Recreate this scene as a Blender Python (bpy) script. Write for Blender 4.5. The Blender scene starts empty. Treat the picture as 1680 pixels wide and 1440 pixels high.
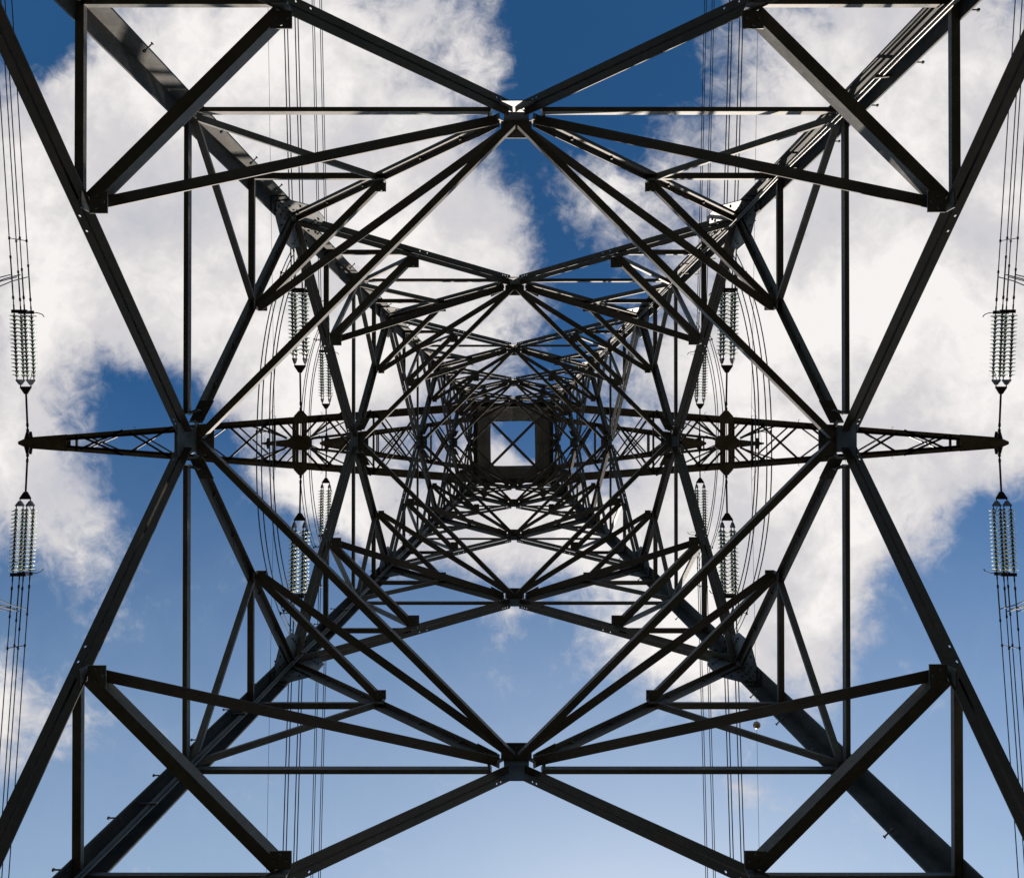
import bpy, math, random
from mathutils import Vector, Matrix
random.seed(7)
scene = bpy.context.scene
COL = scene.collection
PI = math.pi
R = math.radians

# ------------------------------------------------------------------ camera
F = 1300.0                                   # focal length in photo pixels (photo 1680 wide)
cam_d = bpy.data.cameras.new("camera")
cam = bpy.data.objects.new("camera", cam_d)
COL.objects.link(cam)
cam_d.sensor_fit = 'HORIZONTAL'
cam_d.sensor_width = 36.0
cam_d.lens = 36.0 * F / 1680.0
cam_d.clip_start = 0.05
cam_d.clip_end = 20000
cam.location = (-0.054, 0.059, 0.0)
cam.rotation_euler = (PI + 9.0 / F, 0.0, 0.0)
scene.camera = cam

# ------------------------------------------------------------------ light
SUN_EL, SUN_AZ = R(42), math.atan2(1.0, 0.19)     # direction to the sun in XY (towards image bottom)
sd = Vector((math.cos(SUN_AZ) * math.cos(SUN_EL), math.sin(SUN_AZ) * math.cos(SUN_EL), math.sin(SUN_EL)))
sun_d = bpy.data.lights.new("sun", 'SUN')
sun_d.energy = 5.0
sun_d.angle = R(0.5)
sun_d.color = (1.0, 0.90, 0.78)
sun = bpy.data.objects.new("sun", sun_d)
sun.rotation_euler = (-sd).to_track_quat('-Z', 'Y').to_euler()
sun.location = (0, 0, 80)
COL.objects.link(sun)
scene.view_settings.view_transform = 'Standard'
scene.view_settings.look = 'None'
scene.view_settings.exposure = 1.0          # exposed for the steel, as in the photograph
scene.view_settings.gamma = 1.0

# ------------------------------------------------------------------ sky (world) with a cloud layer
W = bpy.data.worlds.new("World")
scene.world = W
W.use_nodes = True
nt = W.node_tree
nt.nodes.clear()
N = nt.nodes.new
LK = nt.links.new
BG_STRENGTH = 0.10
SKY_GAMMA = 1.5
SKY_GAIN = (0.97, 0.915, 0.74)
SKY_SAT = 1.22

def math_node(op, a, b=None, c=None, tree=None):
    t = tree or nt
    n = t.nodes.new('ShaderNodeMath'); n.operation = op
    for i, v in enumerate((a, b, c)):
        if v is None: continue
        if isinstance(v, (int, float)): n.inputs[i].default_value = v
        else: t.links.new(v, n.inputs[i])
    return n.outputs[0]

def smooth(v, lo, hi, a=0.0, b=1.0):
    n = N('ShaderNodeMapRange'); n.interpolation_type = 'SMOOTHSTEP'
    LK(v, n.inputs['Value'])
    n.inputs['From Min'].default_value = lo; n.inputs['From Max'].default_value = hi
    n.inputs['To Min'].default_value = a; n.inputs['To Max'].default_value = b
    return n.outputs['Result']

sky = N('ShaderNodeTexSky'); sky.sky_type = 'NISHITA'; sky.sun_disc = False
sky.sun_elevation = SUN_EL
sky.sun_rotation = PI / 2 - SUN_AZ
sky.altitude = 300; sky.air_density = 1.0; sky.dust_density = 0.8; sky.ozone_density = 1.0

tc = N('ShaderNodeTexCoord')
sep = N('ShaderNodeSeparateXYZ'); LK(tc.outputs['Generated'], sep.inputs[0])
zc = math_node('MAXIMUM', sep.outputs['Z'], 0.10)
U = math_node('MULTIPLY', math_node('DIVIDE', sep.outputs['X'], zc), F / 100)
V = math_node('MULTIPLY', math_node('DIVIDE', sep.outputs['Y'], zc), F / 100)
comb = N('ShaderNodeCombineXYZ'); LK(U, comb.inputs[0]); LK(V, comb.inputs[1])
P = comb.outputs[0]

def noise(vec, scale, detail, rough, seed, dist=0.0, lac=2.0):
    n = N('ShaderNodeTexNoise'); n.noise_dimensions = '3D'
    m = N('ShaderNodeVectorMath'); m.operation = 'ADD'
    LK(vec, m.inputs[0]); m.inputs[1].default_value = (seed * 13.7, seed * 7.3, seed * 3.1)
    LK(m.outputs[0], n.inputs['Vector'])
    n.inputs['Scale'].default_value = scale; n.inputs['Detail'].default_value = detail
    n.inputs['Roughness'].default_value = rough; n.inputs['Distortion'].default_value = dist
    n.inputs['Lacunarity'].default_value = lac
    return n

# the cloud banks are pushed out of round by a broad noise first
wn = noise(P, 0.55, 4, 0.55, 1.0)
wv = N('ShaderNodeVectorMath'); wv.operation = 'SUBTRACT'; LK(wn.outputs['Color'], wv.inputs[0]); wv.inputs[1].default_value = (.5, .5, .5)
ws = N('ShaderNodeVectorMath'); ws.operation = 'MULTIPLY_ADD'
LK(wv.outputs[0], ws.inputs[0]); ws.inputs[1].default_value = (1.3, 1.3, 0.0); LK(P, ws.inputs[2])
PW = ws.outputs[0]

# cloud banks over the site: centre, radii (hundredths of the sky plane), turn, amount
BANKS = [
    (430, 200, 640, 470, 0, 1.25), (60, 430, 360, 380, 0, 0.95), (20, 780, 285, 220, 0, 1.05),
    (150, 950, 120, 100, 30, 0.36), (-20, 1180, 210, 150, 0, 0.90), (70, 40, 150, 120, 0, -0.75),
    (235, 690, 180, 160, 25, -0.95), (520, 540, 300, 320, 0, 0.8), (690, 470, 250, 330, -35, 0.8),
    (900, 340, 260, 170, 20, 0.50), (1370, 420, 420, 640, 12, 1.35), (1580, 260, 380, 470, 0, 1.1),
    (1540, 620, 420, 230, 0, 1.0), (1150, 900, 290, 280, 0, 0.95), (1270, 990, 180, 150, 0, 0.7),
    (1130, 1080, 200, 110, 25, 0.7), (1500, 830, 260, 120, 10, 0.55), (470, 800, 150, 90, 0, 0.65),
    (590, 840, 170, 130, 20, 0.70), (840, 870, 270, 150, 0, 0.8), (985, 40, 180, 250, 20, -1.2),
    (950, 330, 150, 220, -30, -0.35), (1660, 880, 140, 110, 0, -0.5), (830, 1010, 90, 60, 0, 0.42),
    (1225, 1265, 80, 100, 0, 0.50), (1350, 1100, 150, 80, -20, 0.45), (872, 705, 60, 55, -20, -0.55), (815, 745, 75, 80, 0, 0.45),
    (760, 800, 120, 120, 0, 0.5), (400, 600, 330, 150, 5, 0.75), (1660, 720, 160, 120, 0, 0.5),
    (1370, 940, 140, 150, -20, 0.36), (950, 440, 110, 170, -25, -0.40), (850, 290, 110, 190, -8, -0.80), (930, 330, 190, 130, 10, 0.34), (330, 820, 160, 160, 0, -0.30),
]
total = None
for (cx, cy, rx, ry, rot, amp) in BANKS:
    mp = N('ShaderNodeMapping'); mp.vector_type = 'TEXTURE'
    LK(PW, mp.inputs['Vector'])
    mp.inputs['Location'].default_value = ((cx - 839.5) / 100, (cy - 729) / 100, 0)
    mp.inputs['Rotation'].default_value = (0, 0, R(rot))
    mp.inputs['Scale'].default_value = (rx / 100, ry / 100, 1)
    ln = N('ShaderNodeVectorMath'); ln.operation = 'LENGTH'; LK(mp.outputs[0], ln.inputs[0])
    v = smooth(ln.outputs['Value'], 0.0, 1.15, amp, 0.0)
    total = v if total is None else math_node('ADD', total, v)
far = smooth(math_node('ADD', math_node('ABSOLUTE', U), math_node('ABSOLUTE', V)), 14.0, 22.0, 0.0, 0.12)
total = math_node('ADD', total, far)
total = math_node('MINIMUM', total, 1.15)
n1 = noise(PW, 0.85, 9, 0.60, 2.0, 0.25)
n2 = noise(P, 3.1, 9, 0.66, 3.0, 0.6)
nn = math_node('ADD', math_node('MULTIPLY', math_node('SUBTRACT', n1.outputs[0], 0.5), 1.35),
               math_node('MULTIPLY', math_node('SUBTRACT', n2.outputs[0], 0.5), 0.80))
dens = math_node('ADD', total, nn)
mask = smooth(dens, 0.10, 0.86)
mask = math_node('MULTIPLY', mask, 0.97)
veil = smooth(math_node('ADD', V, math_node('MULTIPLY', n1.outputs[0], 2.0)), -0.5, 11.0, 0.0, 0.46)

# thick parts of the layer are bright, thinner and shaded parts greyer
n3 = noise(PW, 0.42, 6, 0.55, 4.0, 0.3)
shade = math_node('ADD', math_node('MULTIPLY', math_node('SUBTRACT', n3.outputs[0], 0.5), 1.5), math_node('MULTIPLY', dens, 0.42))
ramp = N('ShaderNodeValToRGB'); LK(shade, ramp.inputs[0])
e = ramp.color_ramp.elements
e[0].position = 0.05; e[0].color = (0.58, 0.58, 0.63, 1)
e[1].position = 0.62; e[1].color = (0.96, 0.925, 0.90, 1)
m_ = e.new(0.34); m_.color = (0.70, 0.68, 0.69, 1)
# clear, polarised blue: deeper away from the sun
gm = N('ShaderNodeGamma'); LK(sky.outputs[0], gm.inputs['Color']); gm.inputs['Gamma'].default_value = SKY_GAMMA
deep = N('ShaderNodeVectorMath'); deep.operation = 'MULTIPLY'; LK(gm.outputs[0], deep.inputs[0]); deep.inputs[1].default_value = SKY_GAIN
hs = N('ShaderNodeHueSaturation'); LK(deep.outputs[0], hs.inputs['Color']); hs.inputs['Saturation'].default_value = SKY_SAT
cl = N('ShaderNodeVectorMath'); cl.operation = 'SCALE'; LK(ramp.outputs[0], cl.inputs[0]); cl.inputs['Scale'].default_value = 1.0 / BG_STRENGTH
vl = N('ShaderNodeMix'); vl.data_type = 'RGBA'; LK(veil, vl.inputs['Factor'])
vl.inputs['B'].default_value = (0.60 / BG_STRENGTH, 0.72 / BG_STRENGTH, 0.80 / BG_STRENGTH, 1)
cap = N('ShaderNodeVectorMath'); cap.operation = 'MINIMUM'; LK(hs.outputs[0], cap.inputs[0]); cap.inputs[1].default_value = (8.6, 9.0, 9.6)
LK(cap.outputs[0], vl.inputs['A'])
mixc = N('ShaderNodeMix'); mixc.data_type = 'RGBA'
LK(mask, mixc.inputs['Factor']); LK(vl.outputs['Result'], mixc.inputs['A']); LK(cl.outputs[0], mixc.inputs['B'])
bg = N('ShaderNodeBackground'); bg.inputs['Strength'].default_value = BG_STRENGTH / 2
LK(mixc.outputs['Result'], bg.inputs['Color'])
wo = N('ShaderNodeOutputWorld'); LK(bg.outputs[0], wo.inputs['Surface'])

# ------------------------------------------------------------------ materials
def material(name, rough=0.6, metal=0.0):
    m = bpy.data.materials.new(name); m.use_nodes = True
    b = m.node_tree.nodes['Principled BSDF']
    b.inputs['Roughness'].default_value = rough
    b.inputs['Metallic'].default_value = metal
    return m, m.node_tree, b

def mottled(name, c0, c1, c2, scale, rough, metal=0.0, bump=0.15, spec=0.5, rust=0.0):
    m, t, b = material(name, rough, metal)
    tcn = t.nodes.new('ShaderNodeTexCoord')
    oi = t.nodes.new('ShaderNodeObjectInfo')
    ad = t.nodes.new('ShaderNodeVectorMath'); ad.operation = 'MULTIPLY_ADD'
    t.links.new(oi.outputs['Random'], ad.inputs[0]); ad.inputs[1].default_value = (40, 40, 40)
    t.links.new(tcn.outputs['Object'], ad.inputs[2])
    a = t.nodes.new('ShaderNodeTexNoise'); a.inputs['Scale'].default_value = scale; a.inputs['Detail'].default_value = 6
    a.inputs['Roughness'].default_value = 0.65
    t.links.new(ad.outputs[0], a.inputs['Vector'])
    f = t.nodes.new('ShaderNodeTexNoise'); f.inputs['Scale'].default_value = scale * 9; f.inputs['Detail'].default_value = 4
    t.links.new(ad.outputs[0], f.inputs['Vector'])
    s = math_node('ADD', math_node('MULTIPLY', a.outputs[0], 0.75, tree=t), math_node('MULTIPLY', f.outputs[0], 0.25, tree=t), tree=t)
    s = math_node('ADD', s, math_node('MULTIPLY', math_node('SUBTRACT', oi.outputs['Random'], 0.5, tree=t), 0.16, tree=t), tree=t)
    r = t.nodes.new('ShaderNodeValToRGB'); t.links.new(s, r.inputs[0])
    e = r.color_ramp.elements
    e[0].position = 0.33; e[0].color = (*c0, 1); e[1].position = 0.68; e[1].color = (*c2, 1)
    x = e.new(0.5); x.color = (*c1, 1)
    rs = t.nodes.new('ShaderNodeTexNoise'); rs.inputs['Scale'].default_value = scale * 1.7; rs.inputs['Detail'].default_value = 8; rs.inputs['Roughness'].default_value = 0.7
    rv = t.nodes.new('ShaderNodeVectorMath'); rv.operation = 'ADD'; rv.inputs[1].default_value = (9.1, 3.3, 5.7)
    t.links.new(ad.outputs[0], rv.inputs[0]); t.links.new(rv.outputs[0], rs.inputs['Vector'])
    rm = t.nodes.new('ShaderNodeMapRange'); rm.inputs['From Min'].default_value = 0.54; rm.inputs['From Max'].default_value = 0.70; rm.inputs['To Max'].default_value = rust
    t.links.new(rs.outputs[0], rm.inputs['Value'])
    rx = t.nodes.new('ShaderNodeMix'); rx.data_type = 'RGBA'; t.links.new(rm.outputs[0], rx.inputs['Factor'])
    t.links.new(r.outputs[0], rx.inputs['A']); rx.inputs['B'].default_value = (.085, .042, .022, 1)
    t.links.new(rx.outputs['Result'], b.inputs['Base Color'])
    b.inputs['Specular IOR Level'].default_value = spec
    rr = math_node('ADD', math_node('MULTIPLY', a.outputs[0], 0.3, tree=t), rough - 0.15, tree=t)
    t.links.new(rr, b.inputs['Roughness'])
    if bump:
        bp = t.nodes.new('ShaderNodeBump'); bp.inputs['Strength'].default_value = bump; bp.inputs['Distance'].default_value = 0.01
        t.links.new(f.outputs[0], bp.inputs['Height']); t.links.new(bp.outputs[0], b.inputs['Normal'])
    return m

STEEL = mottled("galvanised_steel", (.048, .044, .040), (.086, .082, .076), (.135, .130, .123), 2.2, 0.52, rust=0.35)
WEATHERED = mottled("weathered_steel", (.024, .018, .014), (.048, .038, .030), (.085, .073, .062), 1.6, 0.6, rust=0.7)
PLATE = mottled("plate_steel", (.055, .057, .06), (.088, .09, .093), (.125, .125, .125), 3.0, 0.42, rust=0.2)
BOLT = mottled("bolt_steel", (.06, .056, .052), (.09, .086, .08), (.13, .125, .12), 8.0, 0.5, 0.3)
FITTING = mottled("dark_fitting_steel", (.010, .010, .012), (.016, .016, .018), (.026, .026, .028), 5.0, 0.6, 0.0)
WIRE = mottled("conductor_aluminium", (.022, .022, .026), (.03, .03, .034), (.04, .04, .046), 4.0, 0.7, 0.0, 0)
CABLE = mottled("cable_sheath", (.05, .046, .042), (.07, .066, .06), (.10, .095, .085), 4.0, 0.35, 0.0, 0)
MARKER = mottled("marker_paint", (.36, .22, .13), (.42, .28, .17), (.48, .34, .22), 3.0, 0.5, 0.0, 0)
ARMS = mottled("arm_steel", (.06, .045, .034), (.115, .095, .08), (.19, .17, .15), 2.4, 0.6, rust=0.55)
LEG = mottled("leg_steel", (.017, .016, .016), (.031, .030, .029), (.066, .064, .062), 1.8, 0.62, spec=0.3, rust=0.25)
GRASS = mottled("meadow_grass", (.006, .006, .003), (.012, .011, .006), (.02, .018, .01), 0.35, 0.9, 0.0, 0.6, 0.1)
GLASS, gt, gb = material("toughened_glass", 0.12)
gb.inputs['Base Color'].default_value = (0.87, 0.92, 0.88, 1)
gb.inputs['Transmission Weight'].default_value = 0.75
gb.inputs['IOR'].default_value = 1.48
gn = gt.nodes.new('ShaderNodeTexNoise'); gn.inputs['Scale'].default_value = 30
gr = gt.nodes.new('ShaderNodeMapRange'); gr.inputs['To Min'].default_value = 0.06; gr.inputs['To Max'].default_value = 0.3
tl = gt.nodes.new('ShaderNodeBsdfTranslucent'); tl.inputs['Color'].default_value = (0.76, 0.80, 0.72, 1)
mx = gt.nodes.new('ShaderNodeMixShader'); mx.inputs[0].default_value = 0.52
gt.links.new(gb.outputs[0], mx.inputs[1]); gt.links.new(tl.outputs[0], mx.inputs[2])
gt.links.new(mx.outputs[0], gt.nodes['Material Output'].inputs['Surface'])
gt.links.new(gn.outputs[0], gr.inputs['Value']); gt.links.new(gr.outputs[0], gb.inputs['Roughness'])

# ------------------------------------------------------------------ mesh helpers
class MB:
    def __init__(self): self.v = []; self.f = []
    def add(self, vs, fs):
        o = len(self.v)
        self.v += [tuple(p) for p in vs]
        self.f += [tuple(i + o for i in q) for q in fs]
    def prism(self, poly, p0, p1, u, v):
        """extrude a 2D outline (list of (a, b) on axes u, v) from p0 to p1"""
        n = len(poly)
        vs = [p0 + u * a + v * b for a, b in poly] + [p1 + u * a + v * b for a, b in poly]
        fs = [tuple(range(n)), tuple(range(2 * n - 1, n - 1, -1))]
        fs += [(i, i + n, (i + 1) % n + n, (i + 1) % n) for i in range(n)]
        self.add(vs, fs)
    def tube(self, pts, r, seg=8, caps=True):
        pts = [Vector(p) for p in pts]
        base = len(self.v)
        ref = None
        for i, p in enumerate(pts):
            d = (pts[min(i + 1, len(pts) - 1)] - pts[max(i - 1, 0)]).normalized()
            if ref is None:
                ref = Vector((0, 0, 1)) if abs(d.z) < .9 else Vector((1, 0, 0))
            a = d.cross(ref).normalized(); b = d.cross(a).normalized(); ref = -b if False else ref
            rr = r[i] if isinstance(r, (list, tuple)) else r
            for k in range(seg):
                t = 2 * PI * k / seg
                self.v.append(tuple(p + a * (rr * math.cos(t)) + b * (rr * math.sin(t))))
        for i in range(len(pts) - 1):
            for k in range(seg):
                k2 = (k + 1) % seg
                self.f.append((base + i * seg + k, base + (i + 1) * seg + k, base + (i + 1) * seg + k2, base + i * seg + k2))
        if caps:
            self.f.append(tuple(base + k for k in range(seg)))
            e = base + (len(pts) - 1) * seg
            self.f.append(tuple(e + k for k in reversed(range(seg))))
    def bolt(self, p, n, r=0.016, h=0.02):
        n = n.normalized()
        a = n.orthogonal().normalized(); b = n.cross(a)
        self.prism([(r * math.cos(k * PI / 3), r * math.sin(k * PI / 3)) for k in range(6)], p, p + n * h, a, b)
    def box(self, c, sx, sy, sz):
        c = Vector(c)
        self.prism([(-sx / 2, -sy / 2), (sx / 2, -sy / 2), (sx / 2, sy / 2), (-sx / 2, sy / 2)],
                   c - Vector((0, 0, sz / 2)), c + Vector((0, 0, sz / 2)), Vector((1, 0, 0)), Vector((0, 1, 0)))
    def lathe(self, prof, o, ax, seg=14):
        ax = ax.normalized(); a = ax.orthogonal().normalized(); b = ax.cross(a)
        base = len(self.v)
        for (r, h) in prof:
            for k in range(seg):
                t = 2 * PI * k / seg
                self.v.append(tuple(o + ax * h + a * (r * math.cos(t)) + b * (r * math.sin(t))))
        for i in range(len(prof) - 1):
            for k in range(seg):
                k2 = (k + 1) % seg
                self.f.append((base + i * seg + k, base + i * seg + k2, base + (i + 1) * seg + k2, base + (i + 1) * seg + k))
    def mesh(self, name, mat, smooth_=False):
        me = bpy.data.meshes.new(name)
        me.from_pydata(self.v, [], self.f)
        me.materials.append(mat)
        import bmesh
        bm = bmesh.new(); bm.from_mesh(me)
        bmesh.ops.recalc_face_normals(bm, faces=bm.faces)
        bm.to_mesh(me); bm.free()
        if smooth_:
            for p in me.polygons: p.use_smooth = True
        me.update()
        return me
    def build(self, name, mat, parent=None, smooth_=False):
        return link(name, self.mesh(name, mat, smooth_), parent)

def link(name, data, parent=None):
    o = bpy.data.objects.new(name, data)
    COL.objects.link(o)
    if parent: o.parent = parent
    return o

def tag(o, label=None, cat=None, group=None, kind=None):
    if label: o['label'] = label
    if cat: o['category'] = cat
    if group: o['group'] = group
    if kind: o['kind'] = kind
    return o

def copy_tree(o, parent=None):
    c = o.copy(); COL.objects.link(c)
    if parent: c.parent = parent
    for ch in o.children: copy_tree(ch, c)
    return c

def frame(p0, p1, u_hint):
    d = (p1 - p0).normalized()
    u = (u_hint - d * u_hint.dot(d)).normalized()
    v = d.cross(u).normalized()
    if v.z < -1e-6: v = -v
    return d, u, v

def angle_bar(mb, p0, p1, out, a, b, t=0.012, e0=0.0, e1=0.0, shift=0.0):
    """rolled L section: heel on the node line, one flange flat and outward, one flange upright"""
    d, u, v = frame(p0, p1, out)
    q0, q1 = p0 + d * e0 + u * shift, p1 - d * e1 + u * shift
    mb.prism([(0, 0), (a, 0), (a, t), (t, t), (t, b), (0, b)], q0, q1, u, v)

def holed_strip(mb, p0, p1, u, v, a0, a1, t, holes, cell=0.05, r=0.014):
    """flange from a0 to a1 along u with round bolt holes at the given distances from p0"""
    d = (p1 - p0).normalized(); L = (p1 - p0).length
    cuts = []
    pos = 0.0
    for h in sorted(holes):
        if h - cell / 2 > pos: cuts.append((pos, h - cell / 2, False))
        cuts.append((h - cell / 2, h + cell / 2, True)); pos = h + cell / 2
    if pos < L: cuts.append((pos, L, False))
    am = (a0 + a1) / 2; ha = abs(a1 - a0) / 2
    for (s, e, hole) in cuts:
        if not hole:
            mb.prism([(a0, 0), (a1, 0), (a1, t), (a0, t)], p0 + d * s, p0 + d * e, u, v)
        else:
            c = p0 + d * ((s + e) / 2) + u * am
            hc = (e - s) / 2
            outer = [(hc, 0), (hc, ha), (0, ha), (-hc, ha), (-hc, 0), (-hc, -ha), (0, -ha), (hc, -ha)]
            inner = [(r * math.cos(k * PI / 4), r * math.sin(k * PI / 4)) for k in range(8)]
            vs = []
            for w in (0, t):
                vs += [c + d * x + u * y + v * w for x, y in outer]
                vs += [c + d * x + u * y + v * w for x, y in inner]
            fs = []
            for k in range(8):
                k2 = (k + 1) % 8
                fs.append((k, k2, 8 + k2, 8 + k))
                fs.append((16 + k, 24 + k, 24 + k2, 16 + k2))
                fs.append((8 + k, 8 + k2, 24 + k2, 24 + k))
                fs.append((k, 16 + k, 16 + k2, k2))
            mb.add(vs, fs)

def double_angle(mb, p0, p1, n, a, b, t=0.013, gap=0.020, e0=0.0, e1=0.0, holes0=(), holes1=()):
    """two angles back to back: outstanding flanges on both sides of the face, upright legs against the gusset"""
    d, u, v = frame(p0, p1, n)
    q0, q1 = p0 + d * e0, p1 - d * e1
    L = (q1 - q0).length
    for s in (1, -1):
        g = gap / 2 * s
        if s == 1 and (holes0 or holes1):
            hs = list(holes0) + [L - h for h in holes1]
            mb.prism([(g, 0), (g + t, 0), (g + t, b), (g, b)], q0, q1, u, v)
            holed_strip(mb, q0, q1, u, v, g + t, g + a, t, hs)
        else:
            mb.prism([(g, 0), (g + s * a, 0), (g + s * a, t), (g + s * t, t), (g + s * t, b), (g, b)], q0, q1, u, v)

def cross_angle(mb, p0, p1, n, a, b, t=.012, gap=.016, e0=0., e1=0.):
    """two angles in a cross: the outer one opens up and outward, the inner one down and inward"""
    d, u, v = frame(p0, p1, n)
    q0, q1 = p0 + d * e0, p1 - d * e1
    g = gap / 2
    mb.prism([(g, 0), (g + a, 0), (g + a, t), (g + t, t), (g + t, b), (g, b)], q0, q1, u, v)
    h = -g
    mb.prism([(h, .003), (h - a, .003), (h - a, .003 - t), (h - t, .003 - t), (h - t, -b), (h, -b)], q0, q1, u, v)
    for k in (.12, .5, .88):
        c = lerp(q0, q1, k)
        mb.prism([(-g - .01, -.03), (g + .01, -.03), (g + .01, .03), (-g - .01, .03)], c - d * .04, c + d * .04, u, v)

def lerp(a, b, t): return a + (b - a) * t

def plate(mb, c, x, y, pts, t):
    """flat plate with outline pts on axes x, y through c"""
    n = x.cross(y).normalized()
    mb.prism(pts, c - n * (t / 2), c + n * (t / 2), x, y)

# ------------------------------------------------------------------ ground
g = MB()
GZ = -1.3
S = 6000
g.add([(-S, -S, GZ), (S, -S, GZ), (S, S, GZ), (-S, S, GZ)], [(0, 1, 2, 3)])
tag(g.build('ground', GRASS), 'flat grassy meadow under the pylon', 'ground', kind='structure')

# ------------------------------------------------------------------ pylon body
W0, KT = 5.2, 0.1276
Z_ARM = 29.2
Z_TOP = 52.0
def w(z):
    if z <= Z_ARM: return W0 - KT * z
    a = W0 - KT * Z_ARM
    return a + (1.52 - a) * 0 + (z - Z_ARM) * 0.0 if False else a + (1.535 - a) * min(1.0, (z - Z_ARM) / 4.0)

def zr(r): return W0 / (r / F + KT)

ZL = [zr(1010), zr(366), zr(207), zr(125), zr(84.5), Z_ARM + 0.6]
ZA = [zr(539.5), zr(263), zr(157), zr(103), zr(73.5)]
SZ = [1.0, 1.0, 0.88, 0.8, 0.7]

pylon = tag(link('lattice_pylon', None), 'tall dark steel lattice pylon towering straight overhead with three levels of crossarms', 'pylon')

FACES = [Vector((0, -1, 0)), Vector((1, 0, 0)), Vector((0, 1, 0)), Vector((-1, 0, 0))]
def fpt(n, s, z, off=0.0):
    """point on the face with outward normal n, at s in [-1, 1] along it, height z"""
    t = Vector((-n.y, n.x, 0))
    ww = w(z)
    return n * (ww + off) + t * (s * ww) + Vector((0, 0, z))
def corner(sx, sy, z): return Vector((sx * w(z), sy * w(z), z))
def lerp(a, b, t): return a + (b - a) * t

# legs: rolled angle with the heel outward
CORNERS = [(-1, -1), (1, -1), (1, 1), (-1, 1)]
for (sx, sy) in CORNERS:
    m = MB()
    segs = [(GZ - 0.2, ZL[0], .28), (ZL[0], ZL[1], .25), (ZL[1], ZL[2], .24), (ZL[2], ZL[3], .22), (ZL[3], Z_ARM, .20), (Z_ARM, Z_ARM + 4, .18), (Z_ARM + 4, Z_TOP, .16)]
    for (z0, z1, a) in segs:
        p0, p1 = corner(sx, sy, z0), corner(sx, sy, z1)
        hv = Vector((sx * .058, sy * .058, 0)) * (a / .25)
        ux, uy = Vector((-sx, 0, 0)), Vector((0, -sy, 0))
        t = 0.022
        m.prism([(0, 0), (a, 0), (a, t), (t, t), (t, a), (0, a)], p0 + hv, p1 + hv, ux, uy)
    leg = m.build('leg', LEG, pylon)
    # splice covers with bolt rows at the panel points
    for z in ZL[0:5]:
        b = MB(); k = .25 if z < 14 else .2
        c = corner(sx, sy, z) + Vector((sx * .058, sy * .058, 0)) * (k / .25)
        axis = (corner(sx, sy, z + 1) - corner(sx, sy, z - 1)).normalized()
        for (ua, na) in ((Vector((-sx, 0, 0)), Vector((0, -sy, 0))), (Vector((0, -sy, 0)), Vector((-sx, 0, 0)))):
            q = c + na * (.022 + .003) + ua * (.03 + .003)
            hl = .75 if z < 14 else .55
            b.prism([(0, 0), (k - .04, 0), (k - .04, .014), (0, .014)], q - axis * hl, q + axis * hl, ua, na)
            nb = 9
            for i in range(nb):
                for s_ in (.35, .78):
                    b.bolt(q + ua * (k - .04) * s_ + na * .014 + axis * ((i + .5 * (s_ > .5)) / nb * 2 - 1) * hl * .93, na, .019, .03)
        b.build('splice_plate', LEG, leg)
    # step bolts
    if sx * sy > 0: bd = Vector((.72, -.69, 0)) * (1 if sx < 0 else -1)
    else: bd = Vector((1.0 * sx, 0, 0))
    z = 5.9; i = 0
    while z < 27:
        b = MB()
        if sx * sy > 0:
            p = corner(sx, sy, z) + (Vector((.19, .03, 0)) if sx < 0 else Vector((-.19, -.03, 0)))
        else:
            p = corner(sx, sy, z) + Vector((sx * .05, -sy * .15, 0))
        b.tube([p - bd * .02, p + bd * .115], .0085, 7)
        b.tube([p + bd * .105, p + bd * .122], .017, 8)
        b.tube([p - bd * .015, p + bd * .015], .018, 6)
        b.build('step_bolt', BOLT, leg)
        z += .82; i += 1

# cables clipped inside two of the legs
for (sx, sy) in ((1, -1), (-1, 1)):
    cb = MB()
    for k, off in enumerate((.075, .125)):
        pts = []
        z = GZ
        while z < Z_ARM:
            pts.append(corner(sx, sy, z) + Vector((-sx * (off + .012 * math.sin(z * 1.3 + k)), -sy * (.09 + .01 * math.sin(z * 2.1)), 0)))
            z += .5
        cb.tube(pts, .013 if k else .02, 7)
    c = cb.build('cable', CABLE, pylon, True)
    z = 6.6
    while z < 27:
        b = MB()
        q = corner(sx, sy, z)
        b.prism([(-.014, -.014), (.014, -.014), (.014, .014), (-.014, .014)], q + Vector((sx * .10, -sy * .085, 0)), q + Vector((-sx * .15, -sy * .105, 0)), Vector((0, 1, 0)), Vector((0, 0, 1)))
        b.tube([q + Vector((sx * .08, -sy * .09, -.03)), q + Vector((sx * .08, -sy * .09, .05))], .035, 8)
        b.build('clamp', BOLT, c)
        z += 2.1

# bracing of the five panels
def part_bar(name, p0, p1, out, a, b, mat, e0=0., e1=0., shift=0., t=.011):
    m = MB(); angle_bar(m, p0, p1, out, a, b, t, e0, e1, shift)
    return m.build(name, mat, pylon)

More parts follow.
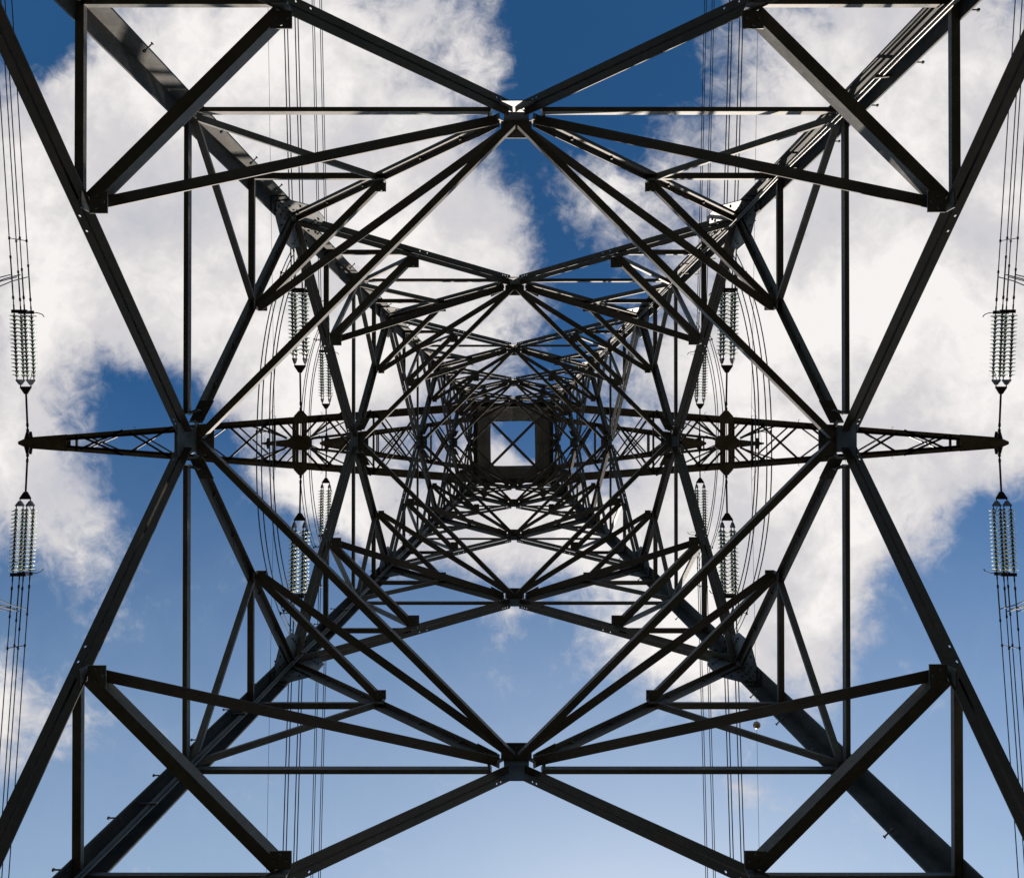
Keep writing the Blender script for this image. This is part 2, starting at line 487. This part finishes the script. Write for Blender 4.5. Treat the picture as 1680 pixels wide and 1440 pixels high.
for k in range(5):
    za, zl0, zl1, s = ZA[k], ZL[k], ZL[k + 1], SZ[k]
    PT, NT = .51, .535
    for fi, n in enumerate(FACES):
        tv = Vector((-n.y, n.x, 0))
        A = fpt(n, 0, za)
        for sg in (1, -1):
            L0, L1, M = fpt(n, sg, zl0), fpt(n, sg, zl1), fpt(n, sg, za)
            Pn, Nn = lerp(A, L0, PT), lerp(A, L1, NT)
            # main diagonals (two angles back to back)
            m = MB()
            dl = (L0 - A).length * PT
            hs = (.07, .13, .19) if k < 4 else ()
            h2 = (dl - .12 * s - .14, dl - .12 * s - .30) if k < 3 else ()
            double_angle(m, A, L0, n, .084 * s, .085 * s, gap=.026, e0=.12 * s, e1=.12, holes0=hs + h2)
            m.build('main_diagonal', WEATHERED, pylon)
            m = MB()
            cross_angle(m, A, L1, n, .080 * s, .095 * s, e0=.28 * s, e1=.10)
            for f in (.2, .36, .62, .8):
                c = lerp(A, L1, f)
                m.bolt(c - n * .018 - Vector((0, 0, .05 * s)), -n, .018, .03)
            m.build('main_diagonal', WEATHERED, pylon)
            # level strut of the panel, leg to face node
            m_out = n
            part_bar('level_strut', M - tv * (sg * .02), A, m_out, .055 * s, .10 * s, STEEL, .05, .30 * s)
            # short level struts from the leg to the middle of each diagonal
            legP, legN = fpt(n, sg, Pn.z), fpt(n, sg, Nn.z)
            part_bar('corner_strut', legP, Pn, n, .085 * s, .06 * s, STEEL, .0, .03, -.035 * s)
            part_bar('corner_strut', legN, Nn, n, .085 * s, .06 * s, STEEL, .0, .03, -.04 * s)
            # redundant braces in the face
            part_bar('redundant_brace', M, Nn, n, .085 * s, .045 * s, STEEL, .10, .02, -.075 * s)
            if k > 0:
                part_bar('redundant_brace', M, Pn, n, .075 * s, .06 * s, STEEL, .10, .02, -.09 * s)
            # clip plates on the diagonal mid points
            for (c, q, wd) in ((Pn, L0, .11), (Nn, L1, .075)):
                m = MB()
                inn = -n
                wd *= s
                m.prism([(-wd, -.005), (wd * .9, -.005), (wd * .9, .008), (-wd, .008)], c + inn * .10 * s, c + inn * (.13 + wd * 1.3), tv, Vector((0, 0, 1)))
                m.prism([(-wd * .75, -.10 * s), (wd * .75, -.10 * s), (wd * .75, .10 * s), (-wd * .75, .10 * s)], c + inn * .06 * s, c + inn * .075 * s, tv, Vector((0, 0, 1)))
                for (bx, by) in ((-.5, .3), (.5, .3), (0, .75)):
                    m.bolt(c + inn * (.13 + wd * 1.3 * by) + tv * (wd * bx) - Vector((0, 0, .005)), Vector((0, 0, -1)), .02 * s, .025)
                m.build('clip_plate', PLATE, pylon)
        # face node gusset
        m = MB()
        fz = (fpt(n, 0, za + 1) - A).normalized()
        plate(m, A, tv, fz, [(-.205 * s, -.24 * s), (.205 * s, -.24 * s), (.19 * s, -.06), (.15 * s, .0), (.165 * s, .46 * s), (-.165 * s, .46 * s), (-.15 * s, .0), (-.19 * s, -.06)], .012)
        m.build('node_plate', PLATE, pylon)
        m = MB()
        zz = Vector((0, 0, .22 * s))
        m.prism([(-.19 * s, -.006), (.19 * s, -.006), (.19 * s, .006), (-.19 * s, .006)], A - n * .03 + zz, A - n * .24 * s + zz, tv, Vector((0, 0, 1)))
        for bx in (-.1, 0, .1):
            for by in (.08, .18): m.bolt(A - n * (by * s) + tv * (bx * s) + zz - Vector((0, 0, .006)), Vector((0, 0, -1)), .017 * s, .024)
        m.build('plan_plate', PLATE, pylon)
        for sg in (1, -1):
            m = MB()
            c = A - n * .09 * s + tv * (sg * .33 * s) + Vector((0, 0, .02))
            ux = (tv * sg * .9 - n * .45).normalized()
            m.prism([(-.11 * s, -.006), (.16 * s, -.006), (.16 * s, .006), (-.11 * s, .006)], c + n * .02 - n * .0, c - n * .15 * s, ux, Vector((0, 0, 1)))
            wv_ = (-n * .8 + tv * sg * .25).normalized()
            m.prism([(-.09 * s, -.008), (.09 * s, -.008), (.09 * s, .008), (-.09 * s, .008)], c - Vector((0, 0, .17 * s)), c - Vector((0, 0, .012)), wv_, wv_.cross(Vector((0, 0, 1))))
            for q in (-.06, .05, .12):
                m.bolt(c + ux * (q * s) - n * .09 * s - Vector((0, 0, .006)), Vector((0, 0, -1)), .018 * s, .025)
            m.build('hip_plate', PLATE, pylon)
        # leg gussets
        for sg in (1, -1):
            m = MB()
            L1 = fpt(n, sg, zl1, .008)
            fz = (fpt(n, sg, zl1 + 1) - fpt(n, sg, zl1)).normalized()
            ix = -tv * sg
            ix = (ix - fz * ix.dot(fz)).normalized()
            pts = [(-.02, -.62 * s), (.22 * s, -.62 * s), (.50 * s, -.36 * s), (.50 * s, .08 * s), (.26 * s, .46 * s), (-.02, .50 * s)]
            plate(m, L1, ix, fz, pts, .014)
            for (bx, by) in ((.30, -.42), (.38, -.36), (.44, -.30), (.33, .14), (.40, .08), (.26, .2)):
                m.bolt(L1 + ix * bx * s + fz * by * s - n * .007, -n, .017, .03)
            if k < 4: m.build('leg_plate', PLATE, pylon)
        # ties round the corner to the next face
        n2 = FACES[(fi + 1) % 4]
        A2 = fpt(n2, 0, za)
        outd = (n + n2).normalized()
        PA = lerp(A, fpt(n, 1, zl0), PT); PB = lerp(A2, fpt(n2, -1, zl0), PT)
        NA = lerp(A, fpt(n, 1, zl1), NT); NB = lerp(A2, fpt(n2, -1, zl1), NT)
        inn = -outd * .10 * s
        part_bar('corner_tie', PA + inn, PB + inn, outd, .12 * s, .15 * s, STEEL, .10 * s, .10 * s)
        part_bar('corner_tie', NA + inn, NB + inn, outd, .10 * s, .10 * s, STEEL, .05, .05)
        part_bar('plan_brace', A + inn + Vector((0, 0, .03)), A2 + inn + Vector((0, 0, .03)), outd, .085 * s, .105 * s, STEEL, .12, .12)
        for (a, b, nb) in (((A, PB, n2),) if abs(n.y) > .5 else ((A2, PA, n),)):
            ho = -outd
            part_bar('hip_brace', a + inn - Vector((0, 0, .035)), b + inn - Vector((0, 0, .02)), ho, .125 * s, .05 * s, WEATHERED, .34 * s, .14 * s, -.09 * s)
        for (a, b, nb) in (((A, NB, n2),) if abs(n.y) > .5 else ((A2, NA, n),)):
            part_bar('hip_brace', a + inn + Vector((0, 0, .06)), b + inn, -outd, .105 * s, .08 * s, WEATHERED, .25 * s, .08 * s, -.06 * s)

# body above the lower crossarm: close level bars and cross bracing up to the open top
lev = [Z_ARM, 30.1, 31.0, 31.9, 32.9, 33.9, 35.0, 36.1, 37.3, 38.6, 39.9, 41.3, 42.8, 44.4, 46.1, 47.9, 49.8, Z_TOP]
for i, z in enumerate(lev):
    for fi, n in enumerate(FACES):
        tv = Vector((-n.y, n.x, 0))
        a = .15 if i in (0, len(lev) - 1) else (.085, .045, .065)[i % 3]
        part_bar('cage_bar', fpt(n, -1, z), fpt(n, 1, z), n if i == len(lev) - 1 else -n, a, .10, LEG, .02, .02, .0)
        if i < len(lev) - 1:
            z1 = lev[i + 1]
            part_bar('cage_brace', fpt(n, -1, z + .1), fpt(n, 1, z1 - .1), -n, .06, .05, STEEL, .05, .05, .03)
            part_bar('cage_brace', fpt(n, 1, z + .1), fpt(n, -1, z1 - .1), -n, .06, .05, STEEL, .05, .05, .05)
for (a, b) in (((-1, -1), (1, 1)), ((1, -1), (-1, 1))):
    p, q = corner(*a, Z_TOP - .06 * (a[0] + 2)), corner(*b, Z_TOP - .06 * (a[0] + 2))
    part_bar('top_brace', p, q, Vector((-(q - p).y, (q - p).x, 0)).normalized(), .18, .1, STEEL, .15, .15, -.09)
for (sx, sy) in CORNERS:
    m = MB(); c = corner(sx, sy, Z_TOP - .2)
    plate(m, c, Vector((-sx, 0, 0)), Vector((0, -sy, 0)), [(.0, .0), (.34, .0), (.0, .34)], .012)
    m.build('top_plate', PLATE, pylon)

# ------------------------------------------------------------------ crossarms
def crossarm(sx, z, L, ht, tip, ch, panels, platelen, label):
    root = link('crossarm', None, pylon)
    root['label'] = label
    X = Vector((sx, 0, 0)); UP = Vector((0, 0, 1))
    wz, wt = w(z), w(z + ht)
    def bot(f, s): return Vector((sx * (wz + (L - wz) * f), s * (wz + (tip - wz) * f), z))
    def top(f, s): return Vector((sx * (wt + (L - wt) * f), s * (wt + (tip - wt) * f), z + ht + (.22 - ht) * f))
    for s in (1, -1):
        Y = Vector((0, s, 0))
        m = MB(); angle_bar(m, bot(0, s), bot(1, s), -Y, ch, ch, .014); angle_bar(m, bot(0, s) - Y * (ch + .012), bot(1, s) - Y * (ch * .55 + .012), -Y, ch * .45, ch * .7, .012); m.build('chord', ARMS, root)
        m = MB(); angle_bar(m, top(0, s), top(1, s), -Y, ch * .8, ch * .8, .012); m.build('chord', ARMS, root)
        for i in range(panels):
            f0, f1 = i / panels, (i + 1) / panels
            if f1 > 1 - platelen / (L - wz): break
            m = MB(); angle_bar(m, bot(f0, s), top((f0 + f1) / 2, s), -Y, .06, .05, .008, .1, .1); angle_bar(m, top((f0 + f1) / 2, s), bot(f1, s), -Y, .06, .05, .008, .1, .1, .012)
            m.build('lacing_bar', STEEL, root)
    for i in range(panels):
        f0, f1 = i / panels, (i + 1) / panels
        if f1 > 1 - platelen / (L - wz) + .02: break
        for (z_, fn, aa) in ((0, bot, .075), (1, top, .05)):
            m = MB(); angle_bar(m, fn(f0, 1), fn(f1, -1), X, aa, .05, .009, .14, .14); m.build('lacing_bar', STEEL, root)
            if z_ == 0 or i % 2:
                m = MB(); angle_bar(m, fn(f0, -1), fn(f1, 1), X, aa, .05, .009, .14, .14, .02); m.build('lacing_bar', STEEL, root)
        if i % 2:
            m = MB(); angle_bar(m, bot(f1, -1), bot(f1, 1), X, .07, .07, .009, .05, .05); m.build('cross_strut', STEEL, root)
    # tip plate with bolt rows
    m = MB()
    fp = 1 - platelen / (L - wz)
    hw0, hw1 = bot(fp, 1).y + .012, tip + .012
    x0 = abs(bot(fp, 1).x)
    for zz in (-.012, .24):
        m.prism([(x0, -hw0), (L, -hw1), (L + .35, -.05), (L + .35, .05), (L, hw1), (x0, hw0)], Vector((0, 0, z + zz)), Vector((0, 0, z + zz + .012)), X, Vector((0, 1, 0)))
    for s in (1, -1):
        for i in range(10):
            m.bolt(Vector((sx * (x0 + .1 + i * (L - x0 - .2) / 9), s * (hw0 + (hw1 - hw0) * i / 9 - .06), z - .012)), Vector((0, 0, -1)), .02, .025)
    m.build('tip_plate', ARMS, root)
    for zz in (-.06, .14):
        for s in (1, -1):
            m = MB(); m.prism([(-.1, -.05), (.1, -.05), (.02, .22), (-.05, .22)], Vector((sx * L, s * hw1, z + zz)), Vector((sx * L, s * hw1, z + zz + .03)), X, Vector((0, s, 0))); m.build('lug', FITTING, root)
    return root, bot, hw1

X_OUT, X_IN = 797 * Z_ARM / F, 349 * Z_ARM / F
Z_UP, Z_EW = 41.5, 46.2
X_UP, X_EW = 306 * Z_UP / F, 402 * Z_EW / F
ATT = {}
for sx in (-1, 1):
    side = 'left' if sx < 0 else 'right'
    arm, bot, hw = crossarm(sx, Z_ARM, X_OUT, 1.9, .19, .20, 9, 1.45, 'long lowest crossarm reaching to the %s edge' % side)
    ATT[('outer', sx)] = (X_OUT, hw + .18, Z_ARM)
    # hooked step bolts along both chords
    for i in range(7):
        f = .34 + i * .105
        if f > .8: break
        for s in (1, -1):
            m = MB(); p = bot(f, s) + Vector((0, -s * .01, .02))
            m.tube([p, p + Vector((0, s * .09, 0)), p + Vector((.06 * sx, s * .10, 0))], .009, 6)
            m.build('step_bolt', BOLT, arm)
    # heavy cross bay that carries the inner phase
    fi_ = (X_IN - w(Z_ARM)) / (X_OUT - w(Z_ARM))
    hwi = bot(fi_, 1).y
    UPV = Vector((0, 0, 1)); XV = Vector((sx, 0, 0))
    for dx in (-.20, .12):
        m = MB(); double_angle(m, Vector((sx * (X_IN - dx), -hwi + .06, Z_ARM + .02)), Vector((sx * (X_IN - dx), hwi - .06, Z_ARM + .02)), XV, .11 if dx < 0 else .09, .14)
        m.build('cross_beam', ARMS, arm)
    m = MB()
    m.prism([(-.42, -.14), (-.26, -.27), (.26, -.27), (.46, -.13), (.46, .13), (.26, .27), (-.26, .27), (-.42, .14)], Vector((sx * X_IN, 0, Z_ARM - .03)), Vector((sx * X_IN, 0, Z_ARM - .015)), XV, Vector((0, 1, 0)))
    for i in range(-2, 3):
        for j in (-.15, 0, .15): m.bolt(Vector((sx * (X_IN + i * .11), j, Z_ARM - .03)), -UPV, .02, .025)
    m.build('bay_plate', ARMS, arm)
    for s in (1, -1):
        m = MB(); m.prism([(-.26, -.25), (.25, -.25), (.25, .0), (.07, .20), (-.08, .20), (-.26, .0)], Vector((sx * X_IN, s * (hwi + .01), Z_ARM - .03)), Vector((sx * X_IN, s * (hwi + .01), Z_ARM - .015)), XV, Vector((0, s, 0))); m.build('bay_plate', ARMS, arm)
    for s in (1, -1):
        for (dx, a0) in ((1.75, .08), (-1.55, .08), (2.3, .05), (-2.6, .05)):
            f2 = (X_IN + dx - w(Z_ARM)) / (X_OUT - w(Z_ARM))
            m = MB(); angle_bar(m, Vector((sx * (X_IN + (.5 if dx > 0 else -.4)), s * .2, Z_ARM + .01)), bot(f2, s) + Vector((0, 0, .01)), XV, a0, .06, .01)
            m.build('bay_brace', STEEL, arm)
    ATT[('inner', sx)] = (X_IN, hwi + .19, Z_ARM)
    arm, bot, hw = crossarm(sx, Z_UP, X_UP, 1.8, .20, .16, 6, 1.2, 'short middle crossarm on the %s' % side)
    ATT[('upper', sx)] = (X_UP, hw + .18, Z_UP)
    arm, bot, hw = crossarm(sx, Z_EW, X_EW, 1.9, .09, .13, 8, 1.6, 'topmost crossarm on the %s with the earth wire at its tip' % side)
    ATT[('earth', sx)] = (X_EW - .45, 0, Z_EW)

# ------------------------------------------------------------------ insulator sets (built once along +Y, then copied)
def make_insulator():
    root = link('insulator_set', None)
    Y = Vector((0, 1, 0)); X = Vector((1, 0, 0)); Z = Vector((0, 0, 1))
    m = MB()
    m.tube([(0, 0, 0), (0, .14, 0)], .05, 8); m.tube([(0, .12, 0), (0, .24, 0)], .028, 8); m.tube([(0, .22, 0), (0, .36, 0)], .045, 8)
    m.tube([(0, .34, 0), (0, 1.56, 0)], .034, 10)
    m.build('link_rod', FITTING, root, False)
    m = MB()
    m.prism([(-.06, 1.50), (.06, 1.50), (.22, 1.76), (.19, 1.80), (-.19, 1.80), (-.22, 1.76)], Vector((0, 0, -.02)), Vector((0, 0, .02)), X, Y)
    m.tube([(.19, 1.78, 0), (.19, 1.92, 0)], .022, 6); m.tube([(-.19, 1.78, 0), (-.19, 1.92, 0)], .022, 6)
    m.build('yoke_plate', FITTING, root)
    for s in (1, -1):
        m = MB()
        m.prism([(-.04, 1.86), (.04, 1.86), (.24, 2.03), (.22, 2.07), (-.22, 2.07), (-.24, 2.03)], Vector((s * .19 - .035, 0, 0)), Vector((s * .19 + .035, 0, 0)), Z, Y)
        m.build('yoke_plate', FITTING, root)
    ND, PITCH, Y0 = 16, .151, 2.25
    dm = MB()
    dm.lathe([(.035, .028), (.08, .023), (.125, .014), (.153, .002), (.160, -.008), (.152, -.018), (.125, -.010), (.118, -.018), (.108, -.010), (.088, -.018), (.078, -.008), (.035, -.006), (.035, .028)], Vector((0, 0, 0)), -Y, 18)
    disc_mesh = dm.mesh('glass_disc', GLASS, True)
    for (ax, az) in ((.19, .2), (.19, -.2), (-.19, .2), (-.19, -.2)):
        m = MB(); o = Vector((ax, 0, az))
        m.tube([o + Y * 2.04, o + Y * (Y0 - .06)], .02, 6)
        for i in range(ND):
            y = Y0 + i * PITCH
            m.lathe([(.0, -.078), (.046, -.075), (.056, -.045), (.056, -.008), (.046, .012), (.030, .024), (.028, .08)], o + Y * y, Y, 10)
        m.tube([o + Y * (Y0 + ND * PITCH - .10), o + Y * 4.68], .016, 6)
        st = m.build('disc_string', FITTING, root)
        for i in range(ND):
            d = link('glass_disc', disc_mesh, st)
            d.location = o + Y * (Y0 + i * PITCH)
    m = MB()
    for zz in (-.2, .2): m.prism([(-.28, 4.62), (.28, 4.62), (.28, 4.75), (-.28, 4.75)], Vector((0, 0, zz - .03)), Vector((0, 0, zz + .03)), X, Y)
    for xx in (-.19, .19): m.prism([(-.17, 4.64), (.17, 4.64), (.17, 4.73), (-.17, 4.73)], Vector((xx - .02, 0, 0)), Vector((xx + .02, 0, 0)), Z, Y)
    m.build('end_yoke', FITTING, root)
    m = MB()
    m.tube([(.25, 4.68, .2), (.45, 4.66, .2), (.60, 4.60, .2), (.66, 4.5, .2)], .018, 6)
    m.build('arcing_horn', FITTING, root)
    m = MB()
    m.tube([(.1, 4.62, -.26), (.3, 4.52, -.26), (.5, 4.50, -.26), (.62, 4.5, -.2)], .014, 6)
    m.build('arcing_horn', FITTING, root)
    m = MB()
    m.tube([(.2, 2.05, -.22), (.30, 2.06, -.22), (.36, 2.2, -.22), (.38, 2.36, -.22)], .012, 6)
    m.build('arcing_horn', FITTING, root)
    return root

TILT = .075
ins0 = make_insulator()
PHASE_TXT = {'outer': 'the tip of the lowest crossarm', 'inner': 'the middle of the lowest crossarm', 'upper': 'the tip of the middle crossarm'}
first = True
END = {}
for ph in ('outer', 'inner', 'upper'):
    for sx in (-1, 1):
        for sy in (-1, 1):
            o = ins0 if first else copy_tree(ins0)
            first = False
            ax, ay, az = ATT[(ph, sx)]
            o.location = (sx * ax, sy * ay, az)
            o.rotation_euler = (-TILT, 0, 0 if sy > 0 else PI)
            o.scale = (-1 if sx * sy > 0 else 1, .94, 1)     # arcing horns face the pylon
            side = 'left' if sx < 0 else 'right'
            vert = 'top' if sy < 0 else 'bottom'
            tag(o, '%s %s glass insulator set strung from %s' % (vert, side, PHASE_TXT[ph]), 'insulator', 'glass insulator sets strung from the crossarms')
            y = 4.7 * .94
            END[(ph, sx, sy)] = Vector((sx * ax, sy * (ay + y * math.cos(TILT)), az - y * math.sin(TILT)))

# ------------------------------------------------------------------ conductor bundles
OFFS = ((.19, .2), (.19, -.2), (-.19, .2), (-.19, -.2))
def sag(d, slope=.115, span=330.): return -slope * d + slope * d * d / span
def make_bundle():
    root = link('conductor_bundle', None)
    for k, (ax, az) in enumerate(OFFS):
        m = MB()
        pts = []; d = 0.0
        while d < 330:
            pts.append((ax, d, az + sag(d))); d += .8 if d < 8 else (2.5 if d < 40 else 10)
        m.tube(pts, .0195, 6)
        c = m.build('conductor', WIRE, root)
        m = MB()
        L = .9 + .22 * ((k * 2) % 3)
        m.tube([(ax, -.02, az), (ax, .22, az + sag(.22))], .026, 8)
        m.tube([(ax, .22, az + sag(.22)), (ax, .40, az + sag(.4))], .018, 8)
        m.tube([(ax, .40, az + sag(.4)), (ax, .52, az + sag(.52))], .038, 8)
        m.tube([(ax, .50, az + sag(.5)), (ax, L + .5, az + sag(L + .5))], .024, 8)
        m.tube([(ax, L + .5, az + sag(L + .5)), (ax, L + .6, az + sag(L + .6))], .036, 8)
        m.build('end_clamp', FITTING, c)
    for d in (2.55, 45, 90, 140, 200, 260):
        m = MB(); z = sag(d)
        for (a, b) in ((0, 3), (1, 2)):
            p = Vector((OFFS[a][0], d, OFFS[a][1] + z)); q = Vector((OFFS[b][0], d, OFFS[b][1] + z))
            m.tube([p, p + (q - p) * .5, q], .016, 6)
        for (ax, az) in OFFS:
            m.tube([(ax, d - .05, az + z), (ax, d + .05, az + z)], .035, 8)
        m.build('spacer', FITTING, root)
    return root
bun0 = make_bundle()
first = True
for ph in ('outer', 'inner', 'upper'):
    for sx in (-1, 1):
        for sy in (-1, 1):
            o = bun0 if first else copy_tree(bun0)
            first = False
            o.location = END[(ph, sx, sy)]
            o.rotation_euler = (0, 0, 0 if sy > 0 else PI)
            side = 'left' if sx < 0 else 'right'
            vert = 'top' if sy < 0 else 'bottom'
            what = {'outer': 'outermost', 'inner': 'lower inner', 'upper': 'upper inner'}[ph]
            tag(o, '%s bundle of four dark wires on the %s running off the %s edge' % (what, side, vert), 'power line', 'bundles of four power line conductors')

# jumper loops under the arms
def make_jumper(y0, D, ex=2.4):
    root = link('jumper_loop', None)
    for k, (ax, az) in enumerate(OFFS):
        m = MB(); pts = []
        n = 36
        for i in range(n + 1):
            u = -1 + 2 * i / n
            lift = 1 - abs(u) ** ex
            pts.append((ax + .03 * math.sin(u * 3 + k), u * y0, az - D * lift))
        m.tube(pts, .0195, 6)
        m.build('conductor', WIRE, root)
    for u in (-.86, -.05, .86):
        m = MB(); z = -D * (1 - abs(u) ** ex)
        m.tube([(-.21, u * y0, .2 + z), (.21, u * y0, .2 + z)], .016, 6)
        m.tube([(-.21, u * y0, -.2 + z), (.21, u * y0, -.2 + z)], .016, 6)
        m.tube([(0, u * y0, .21 + z), (0, u * y0, -.21 + z)], .016, 6)
        for (ax, az) in OFFS: m.tube([(ax, u * y0 - .05, az + z), (ax, u * y0 + .05, az + z)], .034, 8)
        m.build('spacer', FITTING, root)
    return root
for ph, D in (('outer', 3.6), ('inner', 3.7), ('upper', 3.7)):
    proto = None
    for sx in (-1, 1):
        e = END[(ph, sx, 1)]
        y0 = e.y + 1.25
        if proto is None: o = proto = make_jumper(y0, D, 5.0 if ph == 'outer' else 2.4)
        else: o = copy_tree(proto)
        o.location = (e.x, 0, e.z - .22)
        side = 'left' if sx < 0 else 'right'
        tag(o, 'slack loop of four jumper wires on the %s under %s' % (side, PHASE_TXT[ph]), 'jumper wire', 'jumper loops under the crossarms')

# earth wires with a warning ball on the right one
for sx in (-1, 1):
    x, _, z = ATT[('earth', sx)]
    root = link('earth_wire', None); root.location = (sx * x, 0, z - .12)
    m = MB(); pts = []
    ds = []
    d = 0.
    while d < 330: ds.append(d); d += 1 if d < 4 else (3 if d < 40 else 10)
    for d in reversed(ds[1:]): pts.append((0, -d, sag(d, .065)))
    for d in ds: pts.append((0, d, sag(d, .065)))
    m.tube(pts, .0105, 6); m.build('strand', WIRE, root)
    m = MB()
    for s in (1, -1):
        m.tube([(0, s * .05, .12), (0, s * .1, .0), (0, s * .7, sag(.7, .065))], .03, 7)
    m.build('clamp', FITTING, root)
    m = MB(); m.tube([(sx * .25 * (1 - abs(u) ** 2), u * 2.2, -1.0 * (1 - u * u) + sag(2.2, .065)) for u in [i / 10 - 1 for i in range(21)]], .008, 6)
    m.build('jumper', WIRE, root)
    side = 'left' if sx < 0 else 'right'
    tag(root, 'thin single earth wire on the %s at the tip of the topmost crossarm' % side, 'earth wire', 'earth wires on the topmost crossarm')
    if sx > 0:
        yb = 15.98
        ball = link('marker_ball', None)
        ball.location = (sx * x, yb, z - .12 + sag(yb, .065))
        m = MB()
        prof = [(.205 * math.sin(PI * i / 16), -.205 * math.cos(PI * i / 16)) for i in range(17)]
        m.lathe(prof, Vector((0, 0, 0)), Vector((0, 0, 1)), 24); m.build('shell', MARKER, ball, True)
        m = MB(); m.lathe([(.206, -.012), (.216, -.012), (.216, .012), (.206, .012)], Vector((0, 0, 0)), Vector((0, 0, 1)), 24)
        m.build('seam', MARKER, ball)
        tag(ball, 'small orange beige warning ball threaded on the right earth wire', 'marker ball')

scene.render.resolution_x = 1024
scene.render.resolution_y = 877
